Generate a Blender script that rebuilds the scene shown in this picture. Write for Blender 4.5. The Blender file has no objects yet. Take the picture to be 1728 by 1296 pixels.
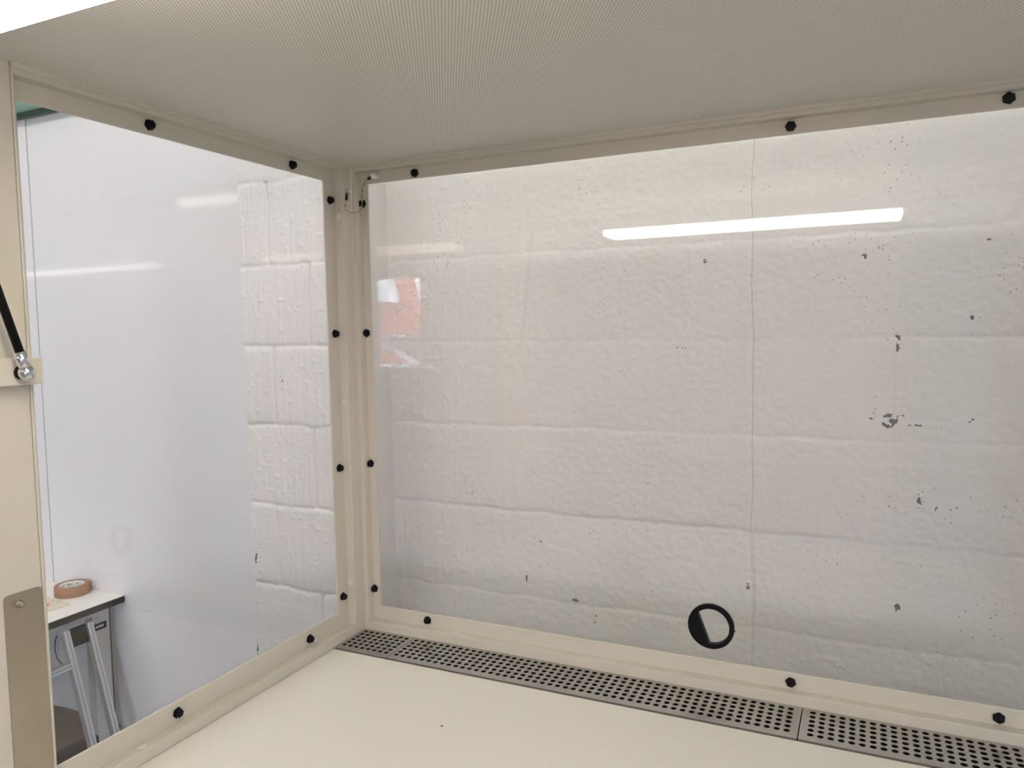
import bpy, bmesh, math, random
import numpy as np
from mathutils import Vector, Matrix

S = bpy.context.scene
C = S.collection
random.seed(4)
rng = np.random.default_rng(7)
W, H = 1.8, 1.0          # inner width and height of the cabinet
FL = -0.97               # room floor
CE = 1.95                # room ceiling

# ---------------------------------------------------------------- camera
cy, sy = math.cos(0.4376304830), math.sin(0.4376304830)
cp, sp = math.cos(0.0706186464), math.sin(0.0706186464)
cr, sr = math.cos(-0.0180527603), math.sin(-0.0180527603)
F = Vector((-sy*cp, cy*cp, -sp))
rt = Vector((cy, sy, 0.0))
up = rt.cross(F)
R = rt*cr + up*sr
U = up*cr - rt*sr
cam_d = bpy.data.cameras.new('camera')
cam_d.sensor_fit = 'HORIZONTAL'
cam_d.sensor_width = 36.0
cam_d.lens = 1286.753/1728*36.0
cam_d.clip_start = 0.02
cam = bpy.data.objects.new('camera', cam_d)
C.objects.link(cam)
M = Matrix((R, U, -F)).transposed().to_4x4()
M.translation = Vector((0.99268, -1.33858, 0.64882))
cam.matrix_world = M
S.camera = cam

# ---------------------------------------------------------------- world, colour, render settings
S.view_settings.view_transform = 'Standard'
S.view_settings.look = 'None'
S.view_settings.exposure = 0.0
S.view_settings.gamma = 1.0
S.cycles.use_denoising = True
S.cycles.max_bounces = 12
S.cycles.diffuse_bounces = 6
S.cycles.glossy_bounces = 6
S.cycles.transparent_max_bounces = 24
S.cycles.sample_clamp_indirect = 50.0
world = bpy.data.worlds.new('overcast_sky')
world.use_nodes = True
bg = world.node_tree.nodes['Background']
bg.inputs['Color'].default_value = (0.74, 0.85, 1.0, 1)
bg.inputs['Strength'].default_value = 62.0
S.world = world

# daylight portal in the window opening of the far wall (guides sky light, emits nothing itself)
WX0, WX1, WZ0, WZ1, YF = 4.77, 6.5, 0.10, 1.46, -8.0
pd = bpy.data.lights.new('window_daylight', 'AREA')
pd.shape = 'RECTANGLE'
pd.size, pd.size_y = WX1-WX0, WZ1-WZ0
pd.cycles.is_portal = True
po = bpy.data.objects.new('window_daylight', pd)
C.objects.link(po)
po.location = ((WX0+WX1)/2, YF-0.06, (WZ0+WZ1)/2)
po.rotation_euler = (math.radians(-90), 0, math.radians(180))

LAMP_WARM = (1.0, 0.87, 0.69)
LAMP_L = 19.0                                      # booth lamp
ROOM_L = 12.0                                     # room battens
ROOM_COL = (1.0, 0.96, 0.90)

# ---------------------------------------------------------------- materials
def mat(name, col, rough=0.5, metal=0.0, spec=0.5, bump=None, var=None, coat=0.0):
    """col: base colour; bump=(scale, strength, distance); var=(scale, amount)"""
    m = bpy.data.materials.new(name)
    m.use_nodes = True
    nt = m.node_tree
    b = nt.nodes['Principled BSDF']
    b.inputs['Base Color'].default_value = (*col, 1)
    b.inputs['Roughness'].default_value = rough
    b.inputs['Metallic'].default_value = metal
    b.inputs['Specular IOR Level'].default_value = spec
    b.inputs['Coat Weight'].default_value = coat
    tc = nt.nodes.new('ShaderNodeTexCoord')
    if var:
        n = nt.nodes.new('ShaderNodeTexNoise'); n.inputs['Scale'].default_value = var[0]
        n.inputs['Detail'].default_value = 5
        nt.links.new(tc.outputs['Object'], n.inputs['Vector'])
        mx = nt.nodes.new('ShaderNodeMix'); mx.data_type = 'RGBA'
        mx.inputs['A'].default_value = (*[c*(1-var[1]) for c in col], 1)
        mx.inputs['B'].default_value = (*[min(1, c*(1+var[1])) for c in col], 1)
        nt.links.new(n.outputs['Fac'], mx.inputs['Factor'])
        nt.links.new(mx.outputs['Result'], b.inputs['Base Color'])
    if bump:
        n = nt.nodes.new('ShaderNodeTexNoise'); n.inputs['Scale'].default_value = bump[0]
        n.inputs['Detail'].default_value = 3
        nt.links.new(tc.outputs['Object'], n.inputs['Vector'])
        bp = nt.nodes.new('ShaderNodeBump'); bp.inputs['Strength'].default_value = bump[1]
        bp.inputs['Distance'].default_value = bump[2]
        nt.links.new(n.outputs['Fac'], bp.inputs['Height'])
        nt.links.new(bp.outputs['Normal'], b.inputs['Normal'])
    return m

def emit(name, col, s):
    m = bpy.data.materials.new(name); m.use_nodes = True
    nt = m.node_tree
    for n in list(nt.nodes):
        if n.type == 'BSDF_PRINCIPLED': nt.nodes.remove(n)
    e = nt.nodes.new('ShaderNodeEmission')
    e.inputs['Color'].default_value = (*col, 1); e.inputs['Strength'].default_value = s
    nt.links.new(e.outputs[0], nt.nodes['Material Output'].inputs['Surface'])
    return m

frame_m = mat('cream_powder_coat', (0.58, 0.555, 0.48), 0.38, bump=(600, 0.05, 0.001), var=(9, 0.015))
top_m = mat('cream_laminate', (0.71, 0.695, 0.64), 0.42, bump=(900, 0.04, 0.001), var=(3, 0.015))
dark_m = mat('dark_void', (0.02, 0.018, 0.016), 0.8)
black_m = mat('black_plastic', (0.004, 0.004, 0.005), 0.5, spec=0.18, bump=(900, .2, .0005))
blackrub_m = mat('black_rubber', (0.006, 0.006, 0.006), 0.55, spec=.2)
white_pl_m = mat('white_plastic', (0.85, 0.83, 0.78), 0.35)
clad_m = mat('white_wall_cladding', (0.80, 0.80, 0.84), 0.55, var=(0.8, 0.02), coat=0.35)
clad_m.node_tree.nodes['Principled BSDF'].inputs['Coat Roughness'].default_value = 0.05
floor_m = mat('grey_floor_paint', (0.34, 0.34, 0.35), 0.5, var=(5, 0.1))
ceil_m = mat('white_room_ceiling', (0.78, 0.78, 0.78), 0.8)
farwall_m = mat('white_room_wall', (0.72, 0.73, 0.77), 0.7, var=(2, .02))
green_m = mat('green_painted_beam', (0.36, 0.62, 0.50), 0.5, var=(6, 0.12), bump=(40, .2, .004))
steel_m = mat('brushed_steel', (0.47, 0.42, 0.34), 0.36, 1.0, var=(18, 0.10))
grille_m = mat('stainless_perforated', (0.50, 0.485, 0.465), 0.33, 1.0, var=(40, 0.06), bump=(300, .06, .001))
chrome_m = mat('polished_chrome', (0.78, 0.78, 0.80), 0.14, 1.0)
zinc_m = mat('zinc_steel', (0.60, 0.62, 0.64), 0.25, 1.0)
alu_m = mat('anodised_aluminium', (0.66, 0.67, 0.70), 0.42, 0.85)
desk_m = mat('white_desk_laminate', (0.86, 0.84, 0.80), 0.4, var=(5, .01))
edge_m = mat('black_edge_band', (0.018, 0.014, 0.012), 0.35, var=(60, .5))
desk_frame_m = mat('grey_desk_panel', (0.48, 0.48, 0.49), 0.5, var=(4, .03))
shelf_m = mat('brown_chipboard', (0.27, 0.205, 0.16), 0.65, var=(14, 0.25), bump=(200, .3, .001))
shelf_edge_m = mat('dark_shelf_edge', (0.045, 0.032, 0.028), 0.6)
tape_m = mat('brown_kraft_tape', (0.40, 0.225, 0.135), 0.6, var=(9, 0.14), bump=(160, .1, .0006))
core_m = mat('white_cardboard_core', (0.80, 0.79, 0.78), 0.6)
ink_m = mat('black_ink', (0.03, 0.03, 0.035), 0.6)
redink_m = mat('red_ink', (0.72, 0.09, 0.10), 0.6)
board_m = mat('pale_wood_board', (0.76, 0.68, 0.55), 0.6, var=(30, 0.06))
wire_m = mat('green_wire', (0.02, 0.10, 0.025), 0.4)
wirey_m = mat('yellow_wire_stripe', (0.62, 0.60, 0.08), 0.4)
red_m = mat('red_machine_paint', (0.80, 0.10, 0.07), 0.4)
car_m = mat('white_car_paint', (0.85, 0.87, 0.90), 0.2, coat=0.5)
glassdark_m = mat('dark_vehicle_glass', (0.10, 0.115, 0.12), 0.12)
asphalt_m = mat('asphalt', (0.16, 0.16, 0.16), 0.9, var=(3, .2))
lamp_m = emit('warm_lamp_diffuser', LAMP_WARM, LAMP_L)
batten_m = emit('white_batten_light', ROOM_COL, ROOM_L)
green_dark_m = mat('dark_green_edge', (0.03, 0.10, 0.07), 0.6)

# clear acrylic: unrefracted see-through sheet with fresnel mirror reflection on both faces
pane_m = bpy.data.materials.new('clear_acrylic'); pane_m.use_nodes = True
nt = pane_m.node_tree
nt.nodes.remove(nt.nodes['Principled BSDF'])
geo = nt.nodes.new('ShaderNodeNewGeometry')
ior = nt.nodes.new('ShaderNodeMix'); ior.data_type = 'FLOAT'
ior.inputs['A'].default_value = 1.49; ior.inputs['B'].default_value = 1/1.49
nt.links.new(geo.outputs['Backfacing'], ior.inputs['Factor'])
fr = nt.nodes.new('ShaderNodeFresnel'); nt.links.new(ior.outputs['Result'], fr.inputs['IOR'])
tr = nt.nodes.new('ShaderNodeBsdfTransparent'); tr.inputs['Color'].default_value = (0.985, 0.988, 0.985, 1)
gl = nt.nodes.new('ShaderNodeBsdfGlossy'); gl.inputs['Roughness'].default_value = 0.0
mx = nt.nodes.new('ShaderNodeMixShader')
nt.links.new(fr.outputs[0], mx.inputs[0]); nt.links.new(tr.outputs[0], mx.inputs[1]); nt.links.new(gl.outputs[0], mx.inputs[2])
nt.links.new(mx.outputs[0], nt.nodes['Material Output'].inputs['Surface'])

# perforated ceiling sheet: staggered round holes 4.5 mm apart
def node_math(nt, op, a, b=None, c=None):
    n = nt.nodes.new('ShaderNodeMath'); n.operation = op
    for i, v in enumerate((a, b, c)):
        if v is None: continue
        if isinstance(v, (int, float)): n.inputs[i].default_value = v
        else: nt.links.new(v, n.inputs[i])
    return n.outputs[0]
perf_m = mat('perforated_white_sheet', (0.76, 0.74, 0.68), 0.45)
nt = perf_m.node_tree
tc = nt.nodes.new('ShaderNodeTexCoord'); sx = nt.nodes.new('ShaderNodeSeparateXYZ')
nt.links.new(tc.outputs['Object'], sx.inputs[0])
P = 0.0045; PY = P*math.sqrt(3)
def lattice(ox, oy):
    fx = node_math(nt, 'SUBTRACT', node_math(nt, 'FRACT', node_math(nt, 'ADD', node_math(nt, 'DIVIDE', sx.outputs[0], P), 100+ox)), 0.5)
    fy = node_math(nt, 'SUBTRACT', node_math(nt, 'FRACT', node_math(nt, 'ADD', node_math(nt, 'DIVIDE', sx.outputs[1], PY), 100+oy)), 0.5)
    fx = node_math(nt, 'MULTIPLY', fx, P); fy = node_math(nt, 'MULTIPLY', fy, PY)
    d = node_math(nt, 'SQRT', node_math(nt, 'ADD', node_math(nt, 'MULTIPLY', fx, fx), node_math(nt, 'MULTIPLY', fy, fy)))
    return d
d = node_math(nt, 'MINIMUM', lattice(0, 0), lattice(0.5, 0.5))
hole = node_math(nt, 'LESS_THAN', d, 0.00135)
mxc = nt.nodes.new('ShaderNodeMix'); mxc.data_type = 'RGBA'
mxc.inputs['A'].default_value = (0.78, 0.76, 0.70, 1); mxc.inputs['B'].default_value = (0.40, 0.38, 0.33, 1)
nt.links.new(hole, mxc.inputs['Factor'])
nt.links.new(mxc.outputs['Result'], nt.nodes['Principled BSDF'].inputs['Base Color'])

# painted blockwork with chips where the paint has come away
def block_mat(name, col, marks, cracks):
    m = mat(name, col, 0.65)
    nt = m.node_tree; b = nt.nodes['Principled BSDF']
    b.inputs['Specular IOR Level'].default_value = 0.22
    tc = nt.nodes.new('ShaderNodeTexCoord'); s = nt.nodes.new('ShaderNodeSeparateXYZ')
    nt.links.new(tc.outputs['Object'], s.inputs[0])
    nz = nt.nodes.new('ShaderNodeTexNoise'); nz.inputs['Scale'].default_value = 130; nz.inputs['Detail'].default_value = 4
    nt.links.new(tc.outputs['Object'], nz.inputs['Vector'])
    nf = nt.nodes.new('ShaderNodeTexNoise'); nf.inputs['Scale'].default_value = 7; nf.inputs['Detail'].default_value = 2
    nt.links.new(tc.outputs['Object'], nf.inputs['Vector'])
    total = None
    for (x, z, rx, rz, ang, thr) in marks:
        dx = node_math(nt, 'SUBTRACT', s.outputs[0], x); dz = node_math(nt, 'SUBTRACT', s.outputs[2], z)
        ca, sa = math.cos(ang), math.sin(ang)
        u = node_math(nt, 'ADD', node_math(nt, 'MULTIPLY', dx, ca/rx), node_math(nt, 'MULTIPLY', dz, sa/rx))
        v = node_math(nt, 'ADD', node_math(nt, 'MULTIPLY', dx, -sa/rz), node_math(nt, 'MULTIPLY', dz, ca/rz))
        r2 = node_math(nt, 'ADD', node_math(nt, 'MULTIPLY', u, u), node_math(nt, 'MULTIPLY', v, v))
        # 1 inside, fading out; broken up by noise
        k = node_math(nt, 'SUBTRACT', 1.0, r2)
        k = node_math(nt, 'ADD', k, node_math(nt, 'MULTIPLY', node_math(nt, 'SUBTRACT', nz.outputs['Fac'], thr), 5.0))
        k = node_math(nt, 'MULTIPLY', k, node_math(nt, 'LESS_THAN', r2, 1.6))
        k = node_math(nt, 'GREATER_THAN', k, 0.75)
        total = k if total is None else node_math(nt, 'MAXIMUM', total, k)
    # pin holes scattered over the face, denser in patches
    vo = nt.nodes.new('ShaderNodeTexVoronoi'); vo.inputs['Scale'].default_value = 95
    nt.links.new(tc.outputs['Object'], vo.inputs['Vector'])
    lim = node_math(nt, 'MULTIPLY', node_math(nt, 'SUBTRACT', nf.outputs['Fac'], 0.40), 0.75)
    pin = node_math(nt, 'LESS_THAN', vo.outputs['Distance'], lim)
    sel = nt.nodes.new('ShaderNodeSeparateColor'); nt.links.new(vo.outputs['Color'], sel.inputs[0])
    pin = node_math(nt, 'MULTIPLY', pin, node_math(nt, 'GREATER_THAN', sel.outputs[0], 0.55))
    pin = node_math(nt, 'MULTIPLY', pin, 0.42)
    for (cx_, z0, z1, hw, amt) in cracks:      # hairline cracks and a filled seam
        dx = node_math(nt, 'ABSOLUTE', node_math(nt, 'SUBTRACT', node_math(nt, 'ADD', s.outputs[0], node_math(nt, 'MULTIPLY', node_math(nt, 'SUBTRACT', nf.outputs['Fac'], .5), .018)), cx_))
        k = node_math(nt, 'LESS_THAN', dx, node_math(nt, 'MULTIPLY', node_math(nt, 'ADD', nz.outputs['Fac'], .2), hw))
        k = node_math(nt, 'MULTIPLY', k, node_math(nt, 'GREATER_THAN', s.outputs[2], z0))
        k = node_math(nt, 'MULTIPLY', k, node_math(nt, 'LESS_THAN', s.outputs[2], z1))
        pin = node_math(nt, 'MAXIMUM', pin, node_math(nt, 'MULTIPLY', k, amt))
    mixp = nt.nodes.new('ShaderNodeMix'); mixp.data_type = 'RGBA'
    cn = nt.nodes.new('ShaderNodeMix'); cn.data_type = 'RGBA'
    cn.inputs['A'].default_value = (*[c*0.975 for c in col], 1); cn.inputs['B'].default_value = (*[min(1, c*1.025) for c in col], 1)
    nt.links.new(nf.outputs['Fac'], cn.inputs['Factor'])
    nt.links.new(cn.outputs['Result'], mixp.inputs['A'])
    mixp.inputs['B'].default_value = (0.09, 0.08, 0.07, 1)
    tot = node_math(nt, 'MAXIMUM', node_math(nt, 'MULTIPLY', total, 0.85), pin)
    nt.links.new(tot, mixp.inputs['Factor'])
    nt.links.new(mixp.outputs['Result'], b.inputs['Base Color'])
    # fine roller stipple
    n2 = nt.nodes.new('ShaderNodeTexNoise'); n2.inputs['Scale'].default_value = 260; n2.inputs['Detail'].default_value = 3
    nt.links.new(tc.outputs['Object'], n2.inputs['Vector'])
    bp = nt.nodes.new('ShaderNodeBump'); bp.inputs['Strength'].default_value = 0.45; bp.inputs['Distance'].default_value = 0.0016
    h = node_math(nt, 'SUBTRACT', n2.outputs['Fac'], node_math(nt, 'MULTIPLY', tot, 1.2))
    nt.links.new(h, bp.inputs['Height']); nt.links.new(bp.outputs['Normal'], b.inputs['Normal'])
    return m
A = math.radians
back_marks = [(1.035, .450, .032, .006, A(-3), .50), (1.040, .438, .026, .012, A(38), .50), (1.049, .618, .007, .010, 0, .5), (1.049, .600, .004, .020, 0, .50),
              (1.094, .272, .008, .017, A(12), .5), (1.122, .258, .012, .008, 0, .60), (1.058, .032, .006, .011, 0, .45),
              (.311, -.054, .010, .006, 0, .44), (.367, -.097, .006, .018, 0, .5), (.744, .038, .005, .010, 0, .42),
              (1.189, .445, .006, .008, 0, .45), (1.185, .658, .005, .005, 0, .45), (.981, .793, .007, .007, 0, .47),
              (.645, .801, .006, .006, 0, .47), (1.212, .815, .007, .004, 0, .44), (.175, -.013, .003, .010, 0, .40),
              (1.088, .432, .014, .004, 0, .5), (.589, .599, .022, .005, 0, .62), (1.126, .035, .016, .007, 0, .62),
              (.21, .094, .022, .008, A(-20), .64), (1.000, .443, .008, .003, 0, .54), (.72, -.075, .010, .004, 0, .60)]
block_m = block_mat('white_painted_blockwork', (0.76, 0.745, 0.72), back_marks, [(.752, .165, 1.2, .0012, .38), (.754, -.06, .165, .0065, .10), (.754, -.4, -.06, .0012, .3), (1.045, .25, .60, .0009, .12)])
pier_m = block_mat('white_painted_pier_blocks', (0.79, 0.785, 0.79), [(-.598, .004, .006, .024, A(-8), .45), (-.605, -.264, .004, .03, 0, .45), (-.480, .524, .012, .016, A(30), .56)], [])

# ---------------------------------------------------------------- mesh helpers
def new_obj(name, me, m, parent=None):
    o = bpy.data.objects.new(name, me); C.objects.link(o)
    for mm in (m if isinstance(m, (list, tuple)) else [m]): me.materials.append(mm)
    if parent: o.parent = parent
    return o
def finish(name, bm, m, parent=None, smooth=False, bevel=0.0, segs=2):
    bmesh.ops.recalc_face_normals(bm, faces=bm.faces)
    me = bpy.data.meshes.new(name); bm.to_mesh(me); bm.free()
    if smooth:
        for p in me.polygons: p.use_smooth = True
    o = new_obj(name, me, m, parent)
    if bevel:
        b = o.modifiers.new('bevel', 'BEVEL'); b.width = bevel; b.segments = segs; b.limit_method = 'ANGLE'
    return o
def box(bm, x0, x1, y0, y1, z0, z1, mi=0, mtx=None):
    v = [bm.verts.new((x, y, z)) for x in (x0, x1) for y in (y0, y1) for z in (z0, z1)]
    if mtx is not None:
        for a in v: a.co = mtx @ a.co
    for f in ((0,1,3,2), (4,6,7,5), (0,4,5,1), (2,3,7,6), (0,2,6,4), (1,5,7,3)):
        bm.faces.new([v[i] for i in f]).material_index = mi
def boxo(name, d, m, parent=None, bevel=0.0):
    bm = bmesh.new(); box(bm, *d); return finish(name, bm, m, parent, bevel=bevel)
def cyl(bm, p0, p1, r0, r1=None, n=24, cap=True, mi=0):
    r1 = r0 if r1 is None else r1
    p0, p1 = Vector(p0), Vector(p1); ax = (p1-p0).normalized()
    t = Vector((0, 0, 1)) if abs(ax.z) < .9 else Vector((1, 0, 0))
    a = ax.cross(t).normalized(); b = ax.cross(a)
    rings = []
    for p, r in ((p0, r0), (p1, r1)):
        rings.append([bm.verts.new(p + (a*math.cos(2*math.pi*i/n) + b*math.sin(2*math.pi*i/n))*r) for i in range(n)])
    for i in range(n):
        f = bm.faces.new((rings[0][i], rings[0][(i+1) % n], rings[1][(i+1) % n], rings[1][i])); f.smooth = True; f.material_index = mi
    if cap:
        bm.faces.new(rings[0]).material_index = mi; bm.faces.new(rings[1]).material_index = mi
def lathe(bm, origin, axis, prof, n=28, closed=False):
    """prof: list of (radius, distance along the axis)"""
    o, ax = Vector(origin), Vector(axis).normalized()
    t = Vector((0, 0, 1)) if abs(ax.z) < .9 else Vector((1, 0, 0))
    a = ax.cross(t).normalized(); b = ax.cross(a)
    rings = []
    for r, h in prof:
        rings.append([bm.verts.new(o + ax*h + (a*math.cos(2*math.pi*i/n) + b*math.sin(2*math.pi*i/n))*max(r, 1e-5)) for i in range(n)])
    m = len(rings)
    for k in range(m if closed else m-1):
        q, w = rings[k], rings[(k+1) % m]
        for i in range(n):
            f = bm.faces.new((q[i], q[(i+1) % n], w[(i+1) % n], w[i])); f.smooth = True
    if not closed:
        bm.faces.new(rings[0]); bm.faces.new(rings[-1])
def tube(bm, pts, r, n=10, mi=0):
    pts = [Vector(p) for p in pts]; prev = None; ref = Vector((0.3, 0.2, 1)).normalized()
    for i, p in enumerate(pts):
        d = (pts[min(i+1, len(pts)-1)] - pts[max(i-1, 0)]).normalized()
        a = d.cross(ref)
        if a.length < 1e-3: a = d.cross(Vector((1, 0, 0)))
        a.normalize(); b = d.cross(a)
        ring = [bm.verts.new(p + (a*math.cos(2*math.pi*j/n) + b*math.sin(2*math.pi*j/n))*r) for j in range(n)]
        if prev:
            for j in range(n):
                f = bm.faces.new((prev[j], prev[(j+1) % n], ring[(j+1) % n], ring[j])); f.smooth = True
                f.material_index = mi if (i//3 + j*2//n) % 2 == 0 or mi == 0 else 0
        else: bm.faces.new(ring)
        prev = ring
    bm.faces.new(prev)
def ringplate(bm, outer, inner, plane, d0, d1):
    """rectangular frame. outer/inner = (u0,u1,v0,v1); plane 'y' -> u=x, plane 'x' -> u=y; d0..d1 thickness"""
    def P_(u, v, d): return (u, d, v) if plane == 'y' else (d, u, v)
    o = [(outer[0], outer[2]), (outer[1], outer[2]), (outer[1], outer[3]), (outer[0], outer[3])]
    n = [(inner[0], inner[2]), (inner[1], inner[2]), (inner[1], inner[3]), (inner[0], inner[3])]
    V = {}
    for k, d in enumerate((d0, d1)):
        V['o', k] = [bm.verts.new(P_(*p, d)) for p in o]; V['n', k] = [bm.verts.new(P_(*p, d)) for p in n]
    for i in range(4):
        j = (i+1) % 4
        for k in (0, 1): bm.faces.new((V['o', k][i], V['o', k][j], V['n', k][j], V['n', k][i]))
        bm.faces.new((V['o', 0][i], V['o', 0][j], V['o', 1][j], V['o', 1][i]))
        bm.faces.new((V['n', 0][i], V['n', 0][j], V['n', 1][j], V['n', 1][i]))
def empty(name, loc, label, cat, group=None):
    o = bpy.data.objects.new(name, None); C.objects.link(o); o.location = loc
    tag(o, label, cat, group); return o
def tag(o, label, cat, group=None):
    o['label'] = label; o['category'] = cat
    if group: o['group'] = group
    return o
def struct(o): o['kind'] = 'structure'; return o
def rebase(root):
    """children were built in world coordinates: keep them there"""
    bpy.context.view_layer.update()
    inv = root.matrix_world.inverted()
    for ch in root.children: ch.matrix_parent_inverse = inv

# ---------------------------------------------------------------- room shell
XL, XR, YB = -10.2, 9.4, 0.48
struct(boxo('floor', (XL, XR, YF, YB+.1, FL-.05, FL), floor_m))
struct(boxo('ceiling', (XL, XR, YF, YB+.1, CE, CE+.05), ceil_m))
struct(boxo('wall_left', (XL-.1, XL, YF, YB+.1, FL, CE), farwall_m))
struct(boxo('wall_right', (XR, XR+.1, YF, YB+.1, FL, CE), farwall_m))
bm = bmesh.new()      # far wall behind the camera with a window opening
for d in ((XL, WX0, YF-.12, YF, FL, CE), (WX1, XR, YF-.12, YF, FL, CE), (WX0, WX1, YF-.12, YF, FL, WZ0), (WX0, WX1, YF-.12, YF, WZ1, CE)):
    box(bm, *d)
struct(finish('wall_front', bm, farwall_m))
bm = bmesh.new()
ringplate(bm, (WX0, WX1, WZ0, WZ1), (WX0+.03, WX1-.03, WZ0+.03, WZ1-.03), 'y', YF-.10, YF-.04)
struct(finish('window_1', bm, white_pl_m))
w = bpy.data.objects['window_1']
boxo('pane', (WX0+.03, WX1-.03, YF-.075, YF-.069, WZ0+.03, WZ1-.03), pane_m, w)

# value noise on a grid (numpy)
def vnoise(X, Z, sx_, sz_, seed):
    g = np.random.default_rng(seed).random((256, 256))
    u, v = X/sx_ + 1000, Z/sz_ + 1000
    iu, iv = np.floor(u).astype(int), np.floor(v).astype(int)
    fu, fv = u-iu, v-iv
    fu, fv = fu*fu*(3-2*fu), fv*fv*(3-2*fv)
    a = g[iu % 256, iv % 256]; b = g[(iu+1) % 256, iv % 256]; c = g[iu % 256, (iv+1) % 256]; d = g[(iu+1) % 256, (iv+1) % 256]
    return (a*(1-fu)+b*fu)*(1-fv) + (c*(1-fu)+d*fu)*fv - 0.5
def sstep(a, b, x):
    t = np.clip((x-a)/(b-a), 0, 1); return t*t*(3-2*t)
def relief(X, Z, joints, verts_j, smooth_from, depth, seed, joint_sharp=0.004, rough_amp=1.0, lump=.003, step=.0030):
    """paint relief of blockwork in metres, positive towards the room"""
    h = np.zeros_like(X)
    course = np.zeros(X.shape, int)
    for k, jz in enumerate(joints):
        wob = vnoise(X, Z*0, .06, 1, seed+k)*.007 + vnoise(X, Z*0, .016, 1, seed+50+k)*.003
        d = (Z-jz-wob)
        fade = .35 + 1.0*np.clip(vnoise(X, Z*0, .22, 1, seed+90+k)+.5, 0, 1)
        h -= depth*fade*np.exp(-(d/joint_sharp)**2)
        h -= depth*.5*fade*np.exp(-(d/.013)**2)
        course += (Z > jz+wob)
    # courses stand out a little unequally
    off = np.random.default_rng(seed+7).random(40)*step
    h += off[np.clip(course, 0, 39)]
    for (c, vx, dep) in verts_j:
        wob = vnoise(X*0, Z, 1, .05, seed+200+abs(int(vx*1000)))*.006
        d = X-vx-wob
        msk = (course == c) if c >= 0 else 1.0
        h -= dep*np.exp(-(d/.005)**2)*msk
        h -= dep*.4*np.exp(-(d/.014)**2)*msk
        h += (d > 0)*msk*(.0012*(((c*7+3) % 5)/4-.5))
    rough = 1-sstep(smooth_from-.25, smooth_from+.05, X)
    streak = vnoise(X, Z, .0075, .10, seed+1)*.0022*rough_amp + vnoise(X, Z, .016, .16, seed+2)*.0018*rough_amp
    blob = np.maximum(vnoise(X, Z, .011, .014, seed+3)-.22, 0)*.008
    h += rough*(streak + blob)
    stip = vnoise(X, Z, .009, .009, seed+4)*.0016 + vnoise(X, Z, .017, .017, seed+5)*.0006
    h += (1-.7*rough)*stip
    h += vnoise(X, Z, .12, .09, seed+6)*lump
    return h
def grid_mesh(name, x0, x1, z0, z1, step, y, hf, m, parent=None, wrap=None):
    nx, nz = int(round((x1-x0)/step))+1, int(round((z1-z0)/step))+1
    X, Z = np.meshgrid(np.linspace(x0, x1, nx), np.linspace(z0, z1, nz), indexing='ij')
    Hh = hf(X, Z)
    XX = X.copy()
    if wrap: XX = wrap(X, Z, XX)
    co = np.stack([XX, y-Hh, Z], -1).reshape(-1, 3)
    idx = np.arange(nx*nz).reshape(nx, nz)
    q = np.stack([idx[:-1, :-1], idx[1:, :-1], idx[1:, 1:], idx[:-1, 1:]], -1).reshape(-1, 4)
    me = bpy.data.meshes.new(name)
    me.vertices.add(len(co)); me.vertices.foreach_set('co', co.astype(np.float32).ravel())
    me.loops.add(q.size); me.loops.foreach_set('vertex_index', q.astype(np.int32).ravel())
    me.polygons.add(len(q)); me.polygons.foreach_set('loop_start', np.arange(0, q.size, 4, dtype=np.int32))
    me.update(calc_edges=True)
    me.polygons.foreach_set('use_smooth', np.ones(len(q), bool))
    return new_obj(name, me, m, parent), co, idx

# back wall of painted blocks (right of the pier) with relief
JZ = [-.97+.225*k-.0 for k in range(0)]
joints = [-.515, -.288, -.062, .170, .395, .619, .846, 1.072]
vjb = [(-1, .752, .0012), (7, .188, .0022), (2, 1.145, .0018), (1, .30, .0018), (0, 1.15, .0018), (4, 1.045, .0005), (5, .985, .0004), (7, 1.15, .0006)]
struct(boxo('wall_back', (-.24, XR, YB+.006, YB+.1, FL, CE), block_m))
wb = bpy.data.objects['wall_back']
o, _, _ = grid_mesh('painted_blocks', -.238, 2.0, -.45, 1.2, .0042, YB, lambda X, Z: relief(X, Z, joints, vjb, .20, .0014, 11, .0034, .45, .0011, .0012), block_m, wb)
# patch the flat surround so the relief sheet closes on the wall
bm = bmesh.new()
for d in ((-.238, XR, YB-.001, YB+.008, FL, -.45), (-.238, XR, YB-.001, YB+.008, 1.2, CE), (2.0, XR, YB-.001, YB+.008, -.45, 1.2)): box(bm, *d)
finish('plain_blocks', bm, block_m, wb)

# block pier standing forward of the back wall
PX0, PX1, PY = -.607, -.238, .300
jp = [-.74, -.515, -.288, -.066, .166, .396, .617, .838, 1.065, 1.29]
def edge_wob(X, Z, XX):
    k = 1-sstep(PX0, PX0+.02, X)
    return XX + k*(vnoise(X*0, Z, 1, .03, 71)*.008 + vnoise(X*0, Z, 1, .010, 72)*.004)
def pier_h(X, Z):
    c = sum((Z > j).astype(int) for j in jp)
    return relief(X, Z, jp, [(k-0, a, b) for k, a, b in vjp], 5, .0034, 31, .005, .72, .002, .002)
# course numbers in relief() count joints below: c index 7 = between .617 and .838
vjp = [(8, -.509, .0055), (7, -.374, .0055), (6, -.507, .0055), (5, -.374, .0055), (4, -.514, .0055), (3, -.362, .0055), (9, -.374, .0055), (2, -.51, .004)]
struct(boxo('wall_pier', (PX0+.004, PX1, PY+.006, YB+.02, FL, CE), block_m))
wp = bpy.data.objects['wall_pier']
grid_mesh('painted_blocks', PX0, PX1, -.60, 1.30, .0032, PY, pier_h, pier_m, wp, edge_wob)
bm = bmesh.new()
box(bm, PX0, PX1, PY-.001, PY+.008, FL, -.60); box(bm, PX0, PX1, PY-.001, PY+.008, 1.30, CE)
finish('plain_blocks', bm, pier_m, wp)

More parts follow.
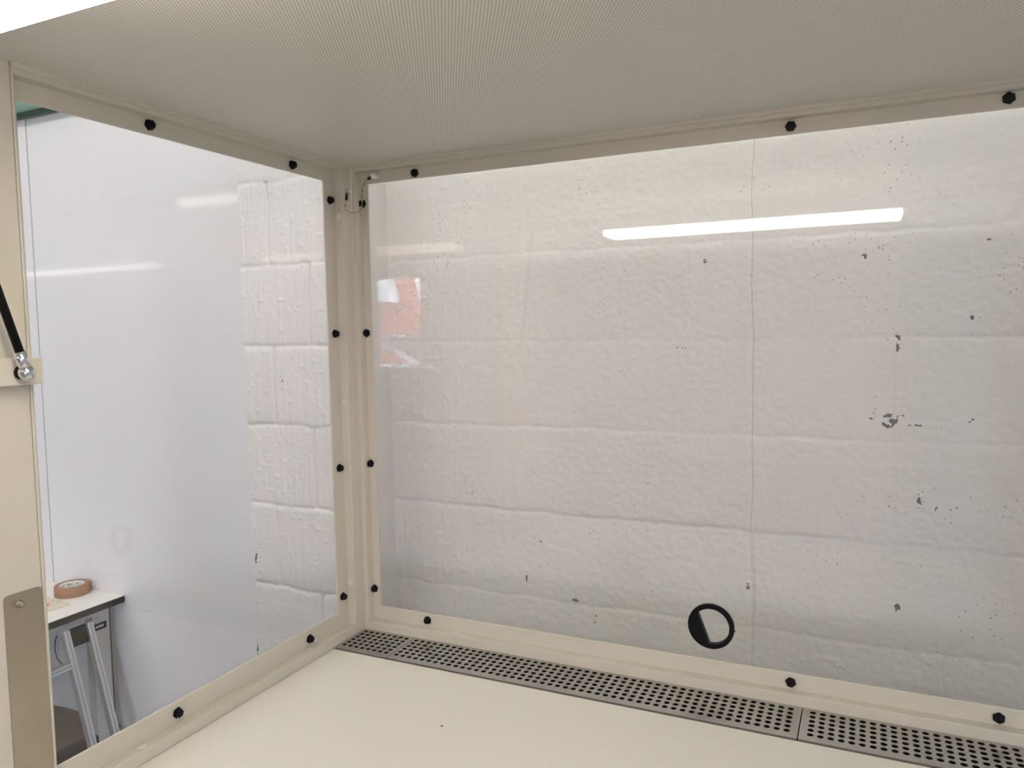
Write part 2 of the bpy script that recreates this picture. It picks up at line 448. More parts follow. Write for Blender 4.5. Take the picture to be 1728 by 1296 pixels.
# smooth white cladding left of the pier, cover strip, green beam above it
struct(boxo('wall_cladding', (XL, PX0+.006, .40, YB+.02, FL, CE), clad_m))
struct(boxo('trim_1', (-1.705, -1.662, .3965, .4005, -.97, 1.42), clad_m, bevel=.001))
bm = bmesh.new(); box(bm, -1.662, -1.6595, .3985, .4005, -.97, 1.42)
struct(finish('trim_2', bm, mat('grey_joint_line', (.42, .42, .45), .7)))  # thin grey strip marking the cladding joint beside the cover strip
bm = bmesh.new()
box(bm, -3.5, -1.25, .30, .40, 1.424, 1.56)
gb = struct(finish('trim_3', bm, green_m, bevel=.006))
bm = bmesh.new(); box(bm, -3.5, -1.25, .380, .3995, 1.406, 1.4245)
finish('beam_edge', bm, green_dark_m, gb, bevel=.004)

# ---------------------------------------------------------------- room lights
def batten(x0, x1, y, z, label, hw=.05):
    t = empty('ceiling_light', ((x0+x1)/2, y, z), label, 'light', 'strip lights under the room ceiling')
    bm = bmesh.new(); box(bm, x0, x1, y-hw, y+hw, z, z+.045)
    finish('diffuser', bm, batten_m, t, bevel=.008)
    bm = bmesh.new(); box(bm, x0-.02, x1+.02, y-hw-.005, y+hw+.005, z+.045, z+.09)
    for xx in (x0+.35, x1-.35): box(bm, xx-.012, xx+.012, y-.012, y+.012, z+.085, CE)
    finish('housing', bm, white_pl_m, t)
    rebase(t)
batten(-.3, 1.7, -.12, 1.75, 'narrow white strip light above the back edge of the cabinet roof', .035)
batten(-.85, 1.55, -.85, 1.70, 'narrow white strip light above the front half of the cabinet roof', .02)
batten(-2.9, -.6, -.70, 1.84, 'white strip light close under the ceiling, above the desk beside the cabinet', .09)
batten(-6.7-2.2, -6.5, -4.2, 1.45, 'long white strip light reflected faintly in the smooth white wall cladding')
batten(-3.7, -1.3, -2.1, 1.62, 'added fill strip light, out of view, hanging left of the cabinet front')  # unseen lamp, added to brighten the cladding and pier
batten(-3.9, -1.5, -2.9, 1.62, 'added fill strip light, out of view, hanging in front of the cabinet, left of the lamp')  # unseen, added as frontal fill from the left
batten(2.1, 4.5, -2.7, 1.62, 'added fill strip light, out of view, hanging in front of the cabinet, right of the lamp')  # added out of view to fill the cabinet interior and lower wall
batten(-1.5, .9, -4.3, 1.62, 'added fill strip light, out of view, in the farther row, nearer the left side')  # no such fitting in view; added to raise the room's fill light
batten(2.5, 4.9, -4.3, 1.62, 'added fill strip light, out of view, in the farther row, nearer the window')  # second added lamp of the far fill row, unseen

# ---------------------------------------------------------------- the cabinet
booth = empty('extraction_cabinet', (W/2, -.4, FL), 'large cream metal extraction cabinet with clear panels and a perforated roof, worktop cleared', 'cabinet')
# back frame: narrow face, ledge set back 20 mm, bolted flange
bm = bmesh.new()
ringplate(bm, (0, W, -.03, 1.03), (.011, W-.011, .020, .986), 'y', 0, .0315)
ringplate(bm, (.003, W-.003, -.02, 1.02), (.0285, W-.0285, .049, .962), 'y', .020, .0235)
box(bm, .0, W, -.004, .002, .9935, 1.003)
bf = finish('back_frame', bm, frame_m, booth, bevel=.0012)
bm = bmesh.new(); box(bm, .014, W-.014, .0238, .0285, .024, .982)
bp_ = finish('back_panel', bm, pane_m, booth)
def side_frame(sgn, xo, name):
    f = lambda x: xo + sgn*x
    bm = bmesh.new()
    ringplate(bm, (-.704, 0, -.03, 1.03), (-.700, -.032, .020, .986), 'x', f(0), f(-.0315))
    ringplate(bm, (-.703, -.004, -.02, 1.02), (-.6865, -.0660, .056, .960), 'x', f(-.020), f(-.0235))
    a, b = sorted((f(-.002), f(.004)))
    box(bm, a, b, -.704, 0, .9935, 1.003)
    o = finish(name, bm, frame_m, booth, bevel=.0012)
    a, b = sorted((f(-.0285), f(-.0238)))
    p = boxo('side_panel', (a, b, -.698, -.036, .024, .982), pane_m, booth)
    return o, p
lf, lp = side_frame(1, 0, 'side_frame')
rf, rp = side_frame(-1, W, 'side_frame')
# bolt caps
def bolt_mesh():
    bm = bmesh.new()
    lathe(bm, (0, 0, 0), (0, -1, 0), [(.0088, 0), (.0092, .0006), (.0092, .0014), (.0066, .0020), (.0070, .0030), (.0070, .0070), (.0060, .0086), (.003, .0092)], n=6)
    for f in bm.faces: f.smooth = False
    me = bpy.data.meshes.new('bolt_cap'); bmesh.ops.recalc_face_normals(bm, faces=bm.faces); bm.to_mesh(me); bm.free()
    me.materials.append(black_m)
    return me
bme = bolt_mesh()
def bolt(parent, x, y, z, rz=0):
    o = bpy.data.objects.new('bolt_cap', bme); C.objects.link(o); o.parent = parent
    o.location = (x, y, z); o.rotation_euler = (0, random.uniform(0, 1), rz); return o
yb = .0195
for (x, z) in ((.1465, .973), (.510, .974), (.872, .975), (1.176, .977), (1.55, .975), (.0145, .922), (.0145, .648), (.0145, .365), (.0145, .087),
               (.149, .035), (.514, .034), (.879, .033), (1.185, .032), (1.55, .034), (W-.0145, .922), (W-.0145, .648), (W-.0145, .365), (W-.0145, .087)):
    if (x, z) in ((.510, .974), (.514, .034)): continue
    bolt(bf, x, yb, z)
for (f, xo, rz) in ((lf, -.0195, math.radians(90)), (rf, W+.0195, math.radians(-90))):
    for (y, z) in ((-.482, .975), (-.159, .974), (-.048, .923), (-.046, .648), (-.047, .364), (-.050, .087), (-.160, .036), (-.485, .037)):
        bolt(f, xo, y, z, rz)
# pale round hole plugs on the ledges
def plug(parent, p, ax, r=.0075):
    bm = bmesh.new(); lathe(bm, p, ax, [(r, 0), (r, .0007), (r*.85, .0012), (r*.3, .0013)], n=20)
    return finish('hole_plug', bm, plug_m, parent)
plug_m = mat('pale_hole_plug', (.66, .63, .57), .4)
for x in (.223, .951, 1.62): plug(bf, (x, .0105, .0202), (0, 0, 1))
plug(lf, (-.0105, -.172, .0202), (0, 0, 1)); plug(lf, (-.0105, -.56, .0202), (0, 0, 1))
for z in (.892, .503, .113): plug(lf, (-.0115, -.0322, z), (0, -1, 0))
# worktop, trough, lower carcass
boxo('worktop', (.0005, W-.0005, -.99, -.1115, -.03, 0), top_m, booth, bevel=.002)
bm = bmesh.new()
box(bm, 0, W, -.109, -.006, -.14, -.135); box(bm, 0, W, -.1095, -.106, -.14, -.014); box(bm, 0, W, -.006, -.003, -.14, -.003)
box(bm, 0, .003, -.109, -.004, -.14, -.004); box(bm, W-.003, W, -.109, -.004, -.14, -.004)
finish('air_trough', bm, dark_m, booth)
bm = bmesh.new()
box(bm, .03, W-.03, -.95, -.02, -.30, -.145); box(bm, .02, W-.02, -.97, -.112, -.145, -.031)
finish('lower_housing', bm, frame_m, booth)
for lx in (.06, W-.06):
    for ly in (-.08, -.90):
        boxo('leg', (lx-.025, lx+.025, ly-.025, ly+.025, FL, -.295), frame_m, booth, bevel=.002)
# roof: perforated sheet, plenum box, front lamp
bm = bmesh.new(); box(bm, .004, W-.004, -.868, -.004, 1.000, 1.004)
pc = finish('perforated_ceiling', bm, perf_m, booth); pc['label'] = 'perforated sheet ceiling with rows of fine holes'
boxo('roof_housing', (-.0315, W+.0315, -1.05, .0315, 1.031, 1.13), frame_m, booth, bevel=.003)
bm = bmesh.new(); box(bm, -.0315, .004, -.868, -.705, 1.0, 1.031); box(bm, W-.004, W+.0315, -.868, -.705, 1.0, 1.031)
box(bm, -.0315, W+.0315, -1.05, -.868, .992, 1.031)
finish('roof_front_rail', bm, frame_m, booth, bevel=.002)
bm = bmesh.new(); box(bm, .235, 1.085, -1.01, -.871, .950, .992)
lh = finish('lamp_housing', bm, frame_m, booth, bevel=.003)
bm = bmesh.new(); box(bm, .25, 1.07, -.995, -.877, .930, .950)
ld = finish('lamp_diffuser', bm, lamp_m, lh, bevel=.004)
# front posts with plates and strut brackets
for sgn, xo in ((1, 0.0), (-1, W)):
    f = lambda x: xo + sgn*x
    a, b = sorted((f(-.06), f(0)))
    post = boxo('front_post', (a, b, -.80, -.7045, -.30, 1.02), frame_m, booth, bevel=.002)
    bm = bmesh.new()       # brushed plate, rounded top corners
    pts = []
    y0, y1, zt, r = -.7560, -.7060, .3215, .006
    for cx_, cz_, a0 in ((y1-r, zt-r, 0), (y0+r, zt-r, 90)):
        for k in range(6):
            an = math.radians(a0+90*k/5); pts.append((cx_+r*math.cos(an), cz_+r*math.sin(an)))
    pts += [(y0, -.02), (y1, -.02)]
    for xx in (0, .002): pass
    vs0 = [bm.verts.new((f(0.0002), p[0], p[1])) for p in pts]; vs1 = [bm.verts.new((f(.0022), p[0], p[1])) for p in pts]
    bm.faces.new(vs0); bm.faces.new(vs1)
    for i in range(len(pts)):
        j = (i+1) % len(pts); bm.faces.new((vs0[i], vs0[j], vs1[j], vs1[i]))
    pl = finish('steel_plate', bm, steel_m, post); pl['label'] = 'brushed steel plate'
    bm = bmesh.new(); lathe(bm, (f(.0022), -.737, .307), (sgn, 0, 0), [(.0048, 0), (.0048, .0012), (.0036, .0018), (.0034, .0075), (.0024, .0085)], n=20)
    finish('stud', bm, steel_m, post)
    a, b = sorted((f(0), f(.020)))
    bk = boxo('strut_bracket', (a, b, -.765, -.6985, .590, .6245), frame_m, booth, bevel=.0015)
# gas struts (lift-off, ball jointed): top-level things
def gas_strut(xo, sgn, label):
    t = empty('gas_strut', (xo+sgn*.020, -.729, .606), label, 'gas strut', 'gas struts on the front posts')
    f = lambda x: xo + sgn*x
    ctr = Vector((f(.0345), -.7290, .6065))
    d = (Vector((f(.0345), -.7568, .7025)) - Vector((f(.0345), -.7290, .6065))).normalized()
    bm = bmesh.new()
    cyl(bm, (f(.020), ctr.y, ctr.z), (f(.024), ctr.y, ctr.z), .0062, n=6)
    cyl(bm, (f(.024), ctr.y, ctr.z), (ctr.x, ctr.y, ctr.z), .0035, n=16)
    finish('ball_stud', bm, zinc_m, t)
    bm = bmesh.new()
    cyl(bm, (f(.0225), ctr.y, ctr.z), (f(.0262), ctr.y, ctr.z), .0090, n=24)
    finish('seal_ring', bm, blackrub_m, t)
    bm = bmesh.new(); prof = []
    for k in range(13):
        an = math.pi*k/12
        prof.append((.0102*math.sin(an), -.0102*math.cos(an)))
    lathe(bm, ctr, d, prof, n=32)
    cyl(bm, ctr+d*.004, ctr+d*.028, .0076, n=28)
    finish('ball_socket', bm, chrome_m, t, bevel=0)
    bm = bmesh.new(); cyl(bm, ctr+d*.0265, ctr+d*.30, .0052, n=28)
    finish('cylinder_rod', bm, black_m, t)
    bm = bmesh.new(); cyl(bm, ctr+d*.30, ctr+d*.36, .0030, n=16); lathe(bm, ctr+d*.366, d, prof, n=24)
    finish('end_fitting', bm, zinc_m, t)
    rebase(t)
gas_strut(0.0, 1, 'black gas strut with a bright ball socket on the left front post bracket')
gas_strut(W, -1, 'black gas strut with a bright ball socket on the right front post bracket')
# black round port with a cut-off disc in the back panel
bm = bmesh.new()
cxr, czr, ro, ri = .7430, .1110, .0410, .0325
yf0, yf1 = .0175, .0238
n = 96
def ppt(a, r): return (cxr+r*math.cos(a), czr+r*math.sin(a))
# chord from (.719,.132) to (.739,.084): left part is filled
p1 = Vector((.7195, .1335)); p2 = Vector((.7395, .0810)); nd = Vector((-(p2-p1).y, (p2-p1).x)).normalized()
if nd.dot(Vector((cxr, czr))-p1) < 0: nd = -nd
inner = []
for i in range(n):
    a = 2*math.pi*i/n; p = Vector(ppt(a, ri)); s_ = (p-p1).dot(nd)
    if s_ < 0: p = p - nd*s_
    inner.append(p)
for ly in ((yf0, 0), (yf1, 1)): pass
O0 = [bm.verts.new((ppt(2*math.pi*i/n, ro-.0012)[0], yf0, ppt(2*math.pi*i/n, ro-.0012)[1])) for i in range(n)]
O1 = [bm.verts.new((ppt(2*math.pi*i/n, ro)[0], yf0+.0012, ppt(2*math.pi*i/n, ro)[1])) for i in range(n)]
O2 = [bm.verts.new((ppt(2*math.pi*i/n, ro)[0], yf1, ppt(2*math.pi*i/n, ro)[1])) for i in range(n)]
I0 = [bm.verts.new((p.x, yf0, p.y)) for p in inner]
I1 = [bm.verts.new((p.x, yf1+.006, p.y)) for p in inner]
for i in range(n):
    j = (i+1) % n
    for A_, B_ in ((O0, O1), (O1, O2), (O0, I0), (I0, I1), (O2, I1)):
        try: bm.faces.new((A_[i], A_[j], B_[j], B_[i]))
        except ValueError: pass
port = finish('round_port', bm, black_m, bp_); port['label'] = 'black ring with a straight-cut cover'
# small dark speck on the worktop
bm = bmesh.new(); lathe(bm, (.364, -.292, 0), (0, 0, 1), [(.0022, 0), (.0018, .0003), (.0005, .0004)], n=12)
finish('dark_screw_hole', bm, dark_m, booth)
rebase(booth)

# perforated grilles lying in the trough (lift-out): one thing each
def hole_sheet(x0, x1, y0, y1, z, th, cols, rows, r, px, py, fx, fy, name, parent):
    """sheet with real round holes: each hole sits in its own square cell"""
    bm = bmesh.new(); N = 24; cache = {}
    def V(x, y, zz):
        k = (round(x, 6), round(y, 6), round(zz, 6))
        if k not in cache: cache[k] = bm.verts.new((x, y, zz))
        return cache[k]
    xs = [fx-px/2+px*i for i in range(cols+1)]; ys = [fy-py/2+py*j for j in range(rows+1)]
    for zz in (z, z-th):
        for i in range(cols):
            for j in range(rows):
                cx_, cy_ = (xs[i]+xs[i+1])/2, (ys[j]+ys[j+1])/2
                circ, sq = [], []
                for k in range(N):
                    a = 2*math.pi*k/N + math.pi/4
                    c, s = math.cos(a), math.sin(a); m = max(abs(c), abs(s))
                    circ.append(V(cx_+r*c, cy_+r*s, zz)); sq.append(V(cx_+px/2*c/m, cy_+py/2*s/m, zz))
                for k in range(N):
                    l = (k+1) % N
                    bm.faces.new((circ[k], circ[l], sq[l], sq[k]))
    for i in range(cols):
        for j in range(rows):
            cx_, cy_ = (xs[i]+xs[i+1])/2, (ys[j]+ys[j+1])/2
            for k in range(N):
                a, b = 2*math.pi*k/N + math.pi/4, 2*math.pi*(k+1)/N + math.pi/4
                f = bm.faces.new((V(cx_+r*math.cos(a), cy_+r*math.sin(a), z), V(cx_+r*math.cos(b), cy_+r*math.sin(b), z),
                                  V(cx_+r*math.cos(b), cy_+r*math.sin(b), z-th), V(cx_+r*math.cos(a), cy_+r*math.sin(a), z-th)))
    # margins
    for (a, b, c, d_) in ((x0, xs[0], y0, y1), (xs[-1], x1, y0, y1), (xs[0], xs[-1], y0, ys[0]), (xs[0], xs[-1], ys[-1], y1)):
        box(bm, a, b, c, d_, z-th, z)
    # rolled front lip and back lip
    box(bm, x0, x1, y0-.0010, y0+.0012, z-.013, z-.0003)
    box(bm, x0, x1, y1-.0012, y1, z-.010, z-.0003)
    me = bpy.data.meshes.new(name)
    bm.normal_update(); bm.to_mesh(me); bm.free()
    o = new_obj(name, me, grille_m, parent); return o
for (x0, x1, cols, fx, px, label) in (
        (.0035, .1290, 8, .0120, .0148, 'short perforated steel grille in the back left corner of the cabinet'),
        (.1305, .8992, 50, .1400, .01515, 'long perforated steel grille between the corner piece and the dark seam'),
        (.9010, 1.6695, 50, .9175, .01505, 'long perforated steel grille right of the dark seam, running out of frame'),
        (1.671, 1.7965, 8, 1.682, .0148, 'short perforated steel grille in the back right corner of the cabinet')):
    t = empty('perforated_grille', ((x0+x1)/2, -.055, 0), label, 'grille', 'perforated grilles along the back of the worktop')
    hole_sheet(x0, x1, -.1075, -.001, .0015, .0012, cols, 6, .0050, px, .0150, fx, -.0885, 'perforated_sheet', t)
    bm = bmesh.new(); box(bm, x0+.002, x1-.002, -.1055, -.1035, -.013, .0002); box(bm, x0+.002, x0+.004, -.105, -.004, -.012, .0002)
    finish('support_rail', bm, zinc_m, t)
    rebase(t)

# earth wire in the back left corner
t = empty('earth_wire', (.03, 0, .93), 'thin green and yellow earth wire looping across the top back corner of the cabinet', 'wire')
def bez(ps, n=36):
    out = []
    m_ = len(ps)
    P_ = [Vector(p) for p in ps]
    for i in range(m_-1):
        a, b, c, d_ = P_[max(i-1, 0)], P_[i], P_[i+1], P_[min(i+2, m_-1)]
        for k in range(n//(m_-1)):
            s = k/(n//(m_-1))
            out.append(0.5*((2*b)+(-a+c)*s+(2*a-5*b+4*c-d_)*s*s+(-a+3*b-3*c+d_)*s**3))
    out.append(P_[-1]); return out
bm = bmesh.new()
tube(bm, bez([(.002, -.0195, .926), (.007, -.030, .907), (.020, -.030, .897), (.031, -.018, .900), (.0355, -.012, .915), (.033, -.008, .936), (.0345, -.003, .956), (.043, .004, .970)], 63), .0011, 10, 1)
o = finish('wire', bm, [wire_m, wirey_m], t)
bm = bmesh.new(); cyl(bm, (.041, .003, .968), (.0475, .011, .976), .0027, .0030, 16)
finish('ferrule', bm, blackrub_m, t)
bm = bmesh.new(); cyl(bm, (.0018, -.0195, .926), (.0012, -.0170, .939), .0030, .0024, 16)
finish('ferrule', bm, blackrub_m, t)
bm = bmesh.new(); lathe(bm, (.052, .0195, .9745), (0, -1, 0), [(.0058, 0), (.0058, .014), (.0045, .0165), (.001, .017)], n=20)
finish('white_stud_cap', bm, white_pl_m, t)
bm = bmesh.new(); lathe(bm, (.0, -.0160, .9435), (1, 0, 0), [(.0035, 0), (.0035, .003), (.002, .006), (.002, .009)], n=14)
box(bm, .0, .0015, -.021, -.012, .9395, .947)
finish('lug_screw', bm, zinc_m, t)
rebase(t)

# ---------------------------------------------------------------- desk beyond the left panel
ZD = -.229
desk = empty('desk', (-1.8, .1, FL), 'white-topped desk with black edging against the smooth white wall, beyond the left panel', 'desk')
DX0, DX1, DY0, DY1 = -3.0, -1.291, -.35, .398
bm = bmesh.new(); box(bm, DX0+.003, DX1-.002, DY0+.003, DY1, ZD-.010, ZD)
finish('desk_top', bm, desk_m, desk)
bm = bmesh.new(); box(bm, DX1-.0045, DX1, DY0, DY1, ZD-.0225, ZD-.0008); box(bm, DX0, DX1, DY0, DY0+.0035, ZD-.0225, ZD-.0008)
box(bm, DX0, DX1-.004, DY0+.003, DY1, ZD-.0225, ZD-.010)
finish('edge_band', bm, edge_m, desk, bevel=.001)
# end frame with an opening
def endframe(x):
    bm = bmesh.new()
    ringplate(bm, (DY0+.06, .352, FL, ZD-.0225), (DY0+.12, .289, -.705, ZD-.040), 'x', x-.035, x)
    finish('end_frame', bm, desk_frame_m, desk, bevel=.002)
endframe(-1.310); endframe(-2.95)
bm = bmesh.new(); box(bm, -1.309, -1.3075, .3500, .3535, FL, ZD-.0225)
finish('dark_edge_strip', bm, shelf_edge_m, desk)
bm = bmesh.new(); box(bm, -2.915, -1.3455, DY0+.03, .398, -.705, -.693)
sh = finish('lower_shelf', bm, shelf_m, desk)
bm = bmesh.new(); box(bm, -1.345, -1.3095, DY0+.121, .2885, -.7045, -.672)
finish('shelf_edge', bm, shelf_edge_m, sh)
rebase(desk)
struct(boxo('trim_4', (-1.775, -1.755, .385, .40, FL, ZD-.024), clad_m, bevel=.003))

# roll of tape
tp = empty('tape_roll', (-1.478, .345, ZD), 'wide roll of brown paper tape lying on the desk top', 'tape')
ro, ri, ht = .0545, .0365, .034
ctr = (-1.478, .3430)
ctr = (-1.4785, .3425)
bm = bmesh.new(); lathe(bm, (*ctr, ZD), (0, 0, 1), [(ri+.003, .0004), (ro-.0006, .0004), (ro, .001), (ro, ht-.001), (ro-.0006, ht), (ri+.003, ht)], n=64, closed=True)
finish('tape', bm, tape_m, tp)
bm = bmesh.new(); lathe(bm, (*ctr, ZD), (0, 0, 1), [(ri, .0004), (ri+.003, .0004), (ri+.003, ht-.0008), (ri, ht-.0008)], n=64, closed=True)
core = finish('core', bm, core_m, tp)
# printing on the inside of the core: rows of small capitals and stars
def text_mesh(s, size, m, mtx, name, parent, bend=None):
    cu = bpy.data.curves.new(name, 'FONT'); cu.body = s; cu.size = size; cu.align_x = 'CENTER'
    cu.resolution_u = 3
    tmp = bpy.data.objects.new('tmp', cu)
    me = bpy.data.meshes.new_from_object(tmp)
    bpy.data.objects.remove(tmp); bpy.data.curves.remove(cu)
    for v in me.vertices:
        v.co = bend(v.co) if bend else mtx @ v.co
    me.materials.clear()
    o = new_obj(name, me, m, parent); return o
def core_bend(a0, zc):
    def f(c):
        a = a0 - c.x/ri
        return Vector((ctr[0]+(ri-.0004)*math.cos(a), ctr[1]+(ri-.0004)*math.sin(a), ZD+zc+c.y))
    return f
for k in range(8):
    a0 = math.radians(20+k*45)
    text_mesh('BEC' if k % 2 else 'BCC', .011, ink_m, None, 'printing', core, core_bend(a0, .020))
    text_mesh('*  *' if k % 2 else 'MIC', .009, ink_m, None, 'printing', core, core_bend(a0+.15, .008))
rebase(tp)
# thin card with a red mark
cd = empty('wooden_card', (-1.45, .23, ZD), 'thin pale wooden card with a red mark beside the tape roll', 'card')
bm = bmesh.new()
pts = [(-1.382, .266), (-1.535, .284), (-1.60, .17), (-1.387, .150)]
v0 = [bm.verts.new((x, y, ZD+.0003)) for x, y in pts]; v1 = [bm.verts.new((x, y, ZD+.0033)) for x, y in pts]
bm.faces.new(v0); bm.faces.new(v1)
for i in range(4): bm.faces.new((v0[i], v0[(i+1) % 4], v1[(i+1) % 4], v1[i]))
finish('card_board', bm, board_m, cd)
bm = bmesh.new()
st = []
for k in range(10):
    a = 2*math.pi*k/10; r = .024 if k % 2 == 0 else .014
    st.append(bm.verts.new((-1.452+r*math.cos(a), .226+r*math.sin(a)*.8, ZD+.0036)))
bm.faces.new(st); finish('red_mark', bm, redink_m, cd)
bm = bmesh.new()
def seg(a, b, w=.0007, z=ZD+.0035):
    a, b = Vector((*a, z)), Vector((*b, z)); n_ = (b-a).cross(Vector((0, 0, 1))).normalized()*w
    bm.faces.new([bm.verts.new(p) for p in (a-n_, a+n_, b+n_, b-n_)])
seg((-1.435, .276), (-1.412, .168)); seg((-1.463, .262), (-1.458, .254), .002); seg((-1.493, .258), (-1.488, .252), .002)
finish('drawn_lines', bm, mat('brown_ink', (.25, .14, .09), .6), cd)
rebase(cd)

# aluminium profile frame leaning on the desk end
af = empty('aluminium_frame', (-1.15, .1, FL), 'slotted aluminium profile frame with a black plate, leaning against the end of the desk', 'frame')
def profile(p0, p1, w, name, parent, side):
    """slotted extrusion: cross-section with a groove on two faces, swept from p0 to p1"""
    p0, p1 = Vector(p0), Vector(p1); d_ = (p1-p0).normalized()
    b = Vector(side) - d_*Vector(side).dot(d_); b.normalize(); a = d_.cross(b)
    h, g, dp = w/2, w*.11, w*.22
    sec = []
    base = [(h, -h), (h, -g), (h-dp, -g), (h-dp, g), (h, g), (h, h)]
    for k in range(4):
        c, s = [(1, 0), (0, 1), (-1, 0), (0, -1)][k]
        for (x, y) in base[:-1]: sec.append((x*c-y*s, x*s+y*c))
    bm = bmesh.new()
    r0 = [bm.verts.new(p0 + a*x + b*y) for x, y in sec]; r1 = [bm.verts.new(p1 + a*x + b*y) for x, y in sec]
    for i in range(len(sec)):
        j = (i+1) % len(sec); bm.faces.new((r0[i], r0[j], r1[j], r1[i]))
    bm.faces.new(r0); bm.faces.new(r1)
    return finish(name, bm, alu_m, parent)
T1, T2 = Vector((-1.262, .162, -.262)), Vector((-1.262, .241, -.262))
Bt1, Bt2 = Vector((-1.060, .162, FL)), Vector((-1.060, .241, FL))
def at(z, T, B):
    s = (z-T.z)/(B.z-T.z); return T + (B-T)*s
profile(T1, Bt1, .020, 'upright', af, (0, 1, 0)); profile(T2, Bt2, .020, 'upright', af, (0, 1, 0))
c1 = at(-.362, T1, Bt1)
profile((c1.x, .1515, c1.z), (c1.x, -.32, c1.z), .020, 'crossbar', af, (0, 0, 1))
c3 = at(-.80, T1, Bt1)
profile((c3.x, .1515, c3.z), (c3.x, -.32, c3.z), .020, 'crossbar', af, (0, 0, 1))
profile(Vector((-1.262, -.33, -.262)), Vector((-1.060, -.33, FL)), .020, 'upright', af, (0, 1, 0))
pa, pb = at(-.262, T1, Bt1), at(-.318, T1, Bt1)
bm = bmesh.new()
v = [bm.verts.new(p) for p in ((pa.x-.004, .172, pa.z), (pa.x-.004, .231, pa.z), (pb.x-.004, .231, pb.z), (pb.x-.004, .172, pb.z))]
w_ = [bm.verts.new((q_.co.x+.004, q_.co.y, q_.co.z+.001)) for q_ in v]
bm.faces.new(v); bm.faces.new(w_)
for i in range(4): bm.faces.new((v[i], v[(i+1) % 4], w_[(i+1) % 4], w_[i]))
pl = finish('joining_plate', bm, mat('matt_black_plate', (.006, .005, .0045), .6, spec=.15), af); pl['label'] = 'matt black plate'
bm = bmesh.new(); ringplate(bm, (.252, .302, -.298, -.276), (.263, .294, -.292, -.283), 'x', -1.262, -1.256)
hd = finish('slotted_handle', bm, black_m, af, bevel=.002); hd['label'] = 'black slotted handle'
bm = bmesh.new()
tube(bm, bez([(-1.268, .140, -.268), (-1.272, .135, -.30), (-1.268, .138, -.34), (-1.262, .150, -.362)], 30), .0016, 8)
finish('thin_cord', bm, blackrub_m, af)
rebase(af)

# ---------------------------------------------------------------- outside the far window
struct(boxo('ground', (-2, 26, -30, YF-.12, FL-.1, FL-.02), asphalt_m))
tm = empty('telehandler', (9.6, -14, FL), 'red lifting machine with white lettering on its boom, seen mirrored in the panels', 'vehicle')
def quadbeam(name, p0, p1, w, h, m, parent):
    p0, p1 = Vector(p0), Vector(p1); L = (p1-p0).length; rot = (p1-p0).to_track_quat('X', 'Y').to_matrix().to_4x4()
    mt = Matrix.Translation(p0) @ rot
    bm = bmesh.new(); box(bm, 0, L, -w/2, w/2, -h/2, h/2, 0, mt); return finish(name, bm, m, parent, bevel=.02)
quadbeam('boom', (8.62, -14, .72), (9.15, -14, 2.9), .30, .42, red_m, tm)
quadbeam('boom', (8.50, -13.7, .72), (8.72, -13.7, 1.60), .25, .22, red_m, tm)
bm = bmesh.new(); box(bm, 8.50, 10.9, -14.9, -13.4, -.45, .80); box(bm, 8.6, 9.1, -14.9, -13.4, .75, 1.0)
finish('chassis', bm, red_m, tm, bevel=.06)
bm = bmesh.new(); ringplate(bm, (9.12, 10.2, .75, 1.34), (9.22, 10.1, .82, 1.22), 'y', -13.95, -13.45)
box(bm, 9.12, 10.2, -14.7, -13.44, 1.26, 1.36)
cab = finish('cab', bm, red_m, tm, bevel=.02)
bm = bmesh.new(); box(bm, 9.22, 10.1, -14.6, -13.5, .82, 1.22); finish('cab_window', bm, glassdark_m, cab)
bm = bmesh.new(); ringplate(bm, (9.10, 10.22, .98, 1.37), (9.12, 10.2, .99, 1.34), 'y', -13.44, -13.40); finish('cab_edging', bm, white_pl_m, cab)
for xx in (8.95, 10.4):
    bm = bmesh.new(); cyl(bm, (xx, -13.3, FL+.42), (xx, -13.65, FL+.42), .44, n=32); finish('wheel', bm, blackrub_m, tm)
e1 = Vector((9.15-8.62, 0, 2.9-.72)).normalized()
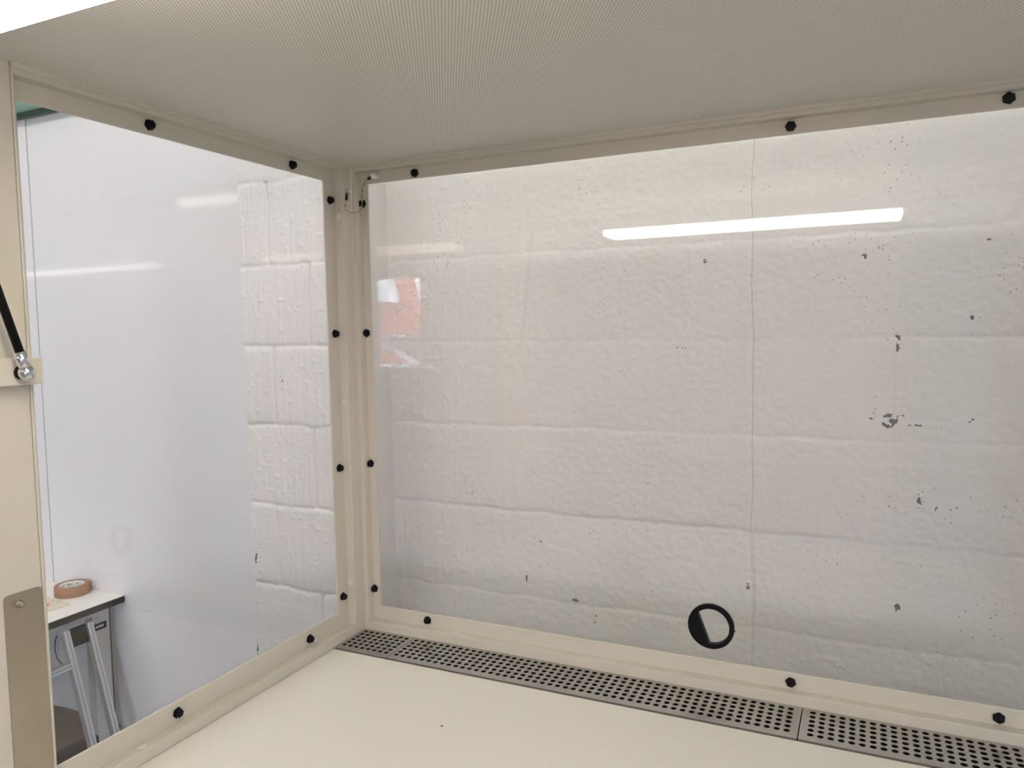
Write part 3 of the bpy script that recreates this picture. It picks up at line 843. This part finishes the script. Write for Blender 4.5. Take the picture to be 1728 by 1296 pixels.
mt = Matrix.Translation((8.90, -13.82, 1.62)) @ Matrix.Rotation(math.pi/2, 4, 'X')
# letters run down the boom; they read the right way round after two reflections
ang = math.atan2(e1.z, -e1.x)
rotm = Matrix(((-1, 0, 0, 0), (0, 0, 1, 0), (0, 1, 0, 0), (0, 0, 0, 1)))     # text x -> -x, text y -> z, faces +y
mt = Matrix.Translation((8.885, -13.83, 1.60)) @ rotm @ Matrix.Rotation(math.radians(-76), 4, 'Z')
text_mesh('MNW', .30, white_pl_m, mt, 'lettering', tm)
rebase(tm)
cr_ = empty('car', (8.3, -12, FL), 'white car with a sloping windscreen parked outside, seen mirrored in the panels', 'car')
def prism(name, pts, y0, y1, m, parent, bevel=.02):
    bm = bmesh.new(); a = [bm.verts.new((x, y0, z)) for x, z in pts]; b = [bm.verts.new((x, y1, z)) for x, z in pts]
    bm.faces.new(a); bm.faces.new(b)
    for i in range(len(pts)):
        j = (i+1) % len(pts); bm.faces.new((a[i], a[j], b[j], b[i]))
    return finish(name, bm, m, parent, bevel=bevel)
prism('cabin', [(5.6, .0), (7.15, .0), (8.28, .50), (8.2, .53), (6.0, .50)], -13.1, -11.85, glassdark_m, cr_)
prism('roof', [(8.34, .50), (8.36, .56), (7.9, .60), (6.2, .57), (6.1, .52), (7.9, .545)], -13.15, -11.8, car_m, cr_, .01)
prism('windscreen_pillar', [(7.10, -.02), (7.28, -.04), (8.34, .47), (8.26, .56)], -11.87, -11.80, car_m, cr_, .01)
prism('rear_pillar', [(6.1, .54), (6.2, .48), (5.6, .0), (5.45, .02)], -11.87, -11.80, car_m, cr_, .01)
prism('body', [(4.6, -.1), (4.8, .02), (7.2, .03), (8.9, -.06), (9.1, -.3), (9.0, -.72), (4.7, -.72), (4.5, -.4)], -13.25, -11.72, car_m, cr_, .05)
for xx in (5.5, 8.2):
    bm = bmesh.new(); cyl(bm, (xx, -11.68, FL+.30), (xx, -11.95, FL+.30), .32, n=32); finish('wheel', bm, blackrub_m, cr_)
rebase(cr_)
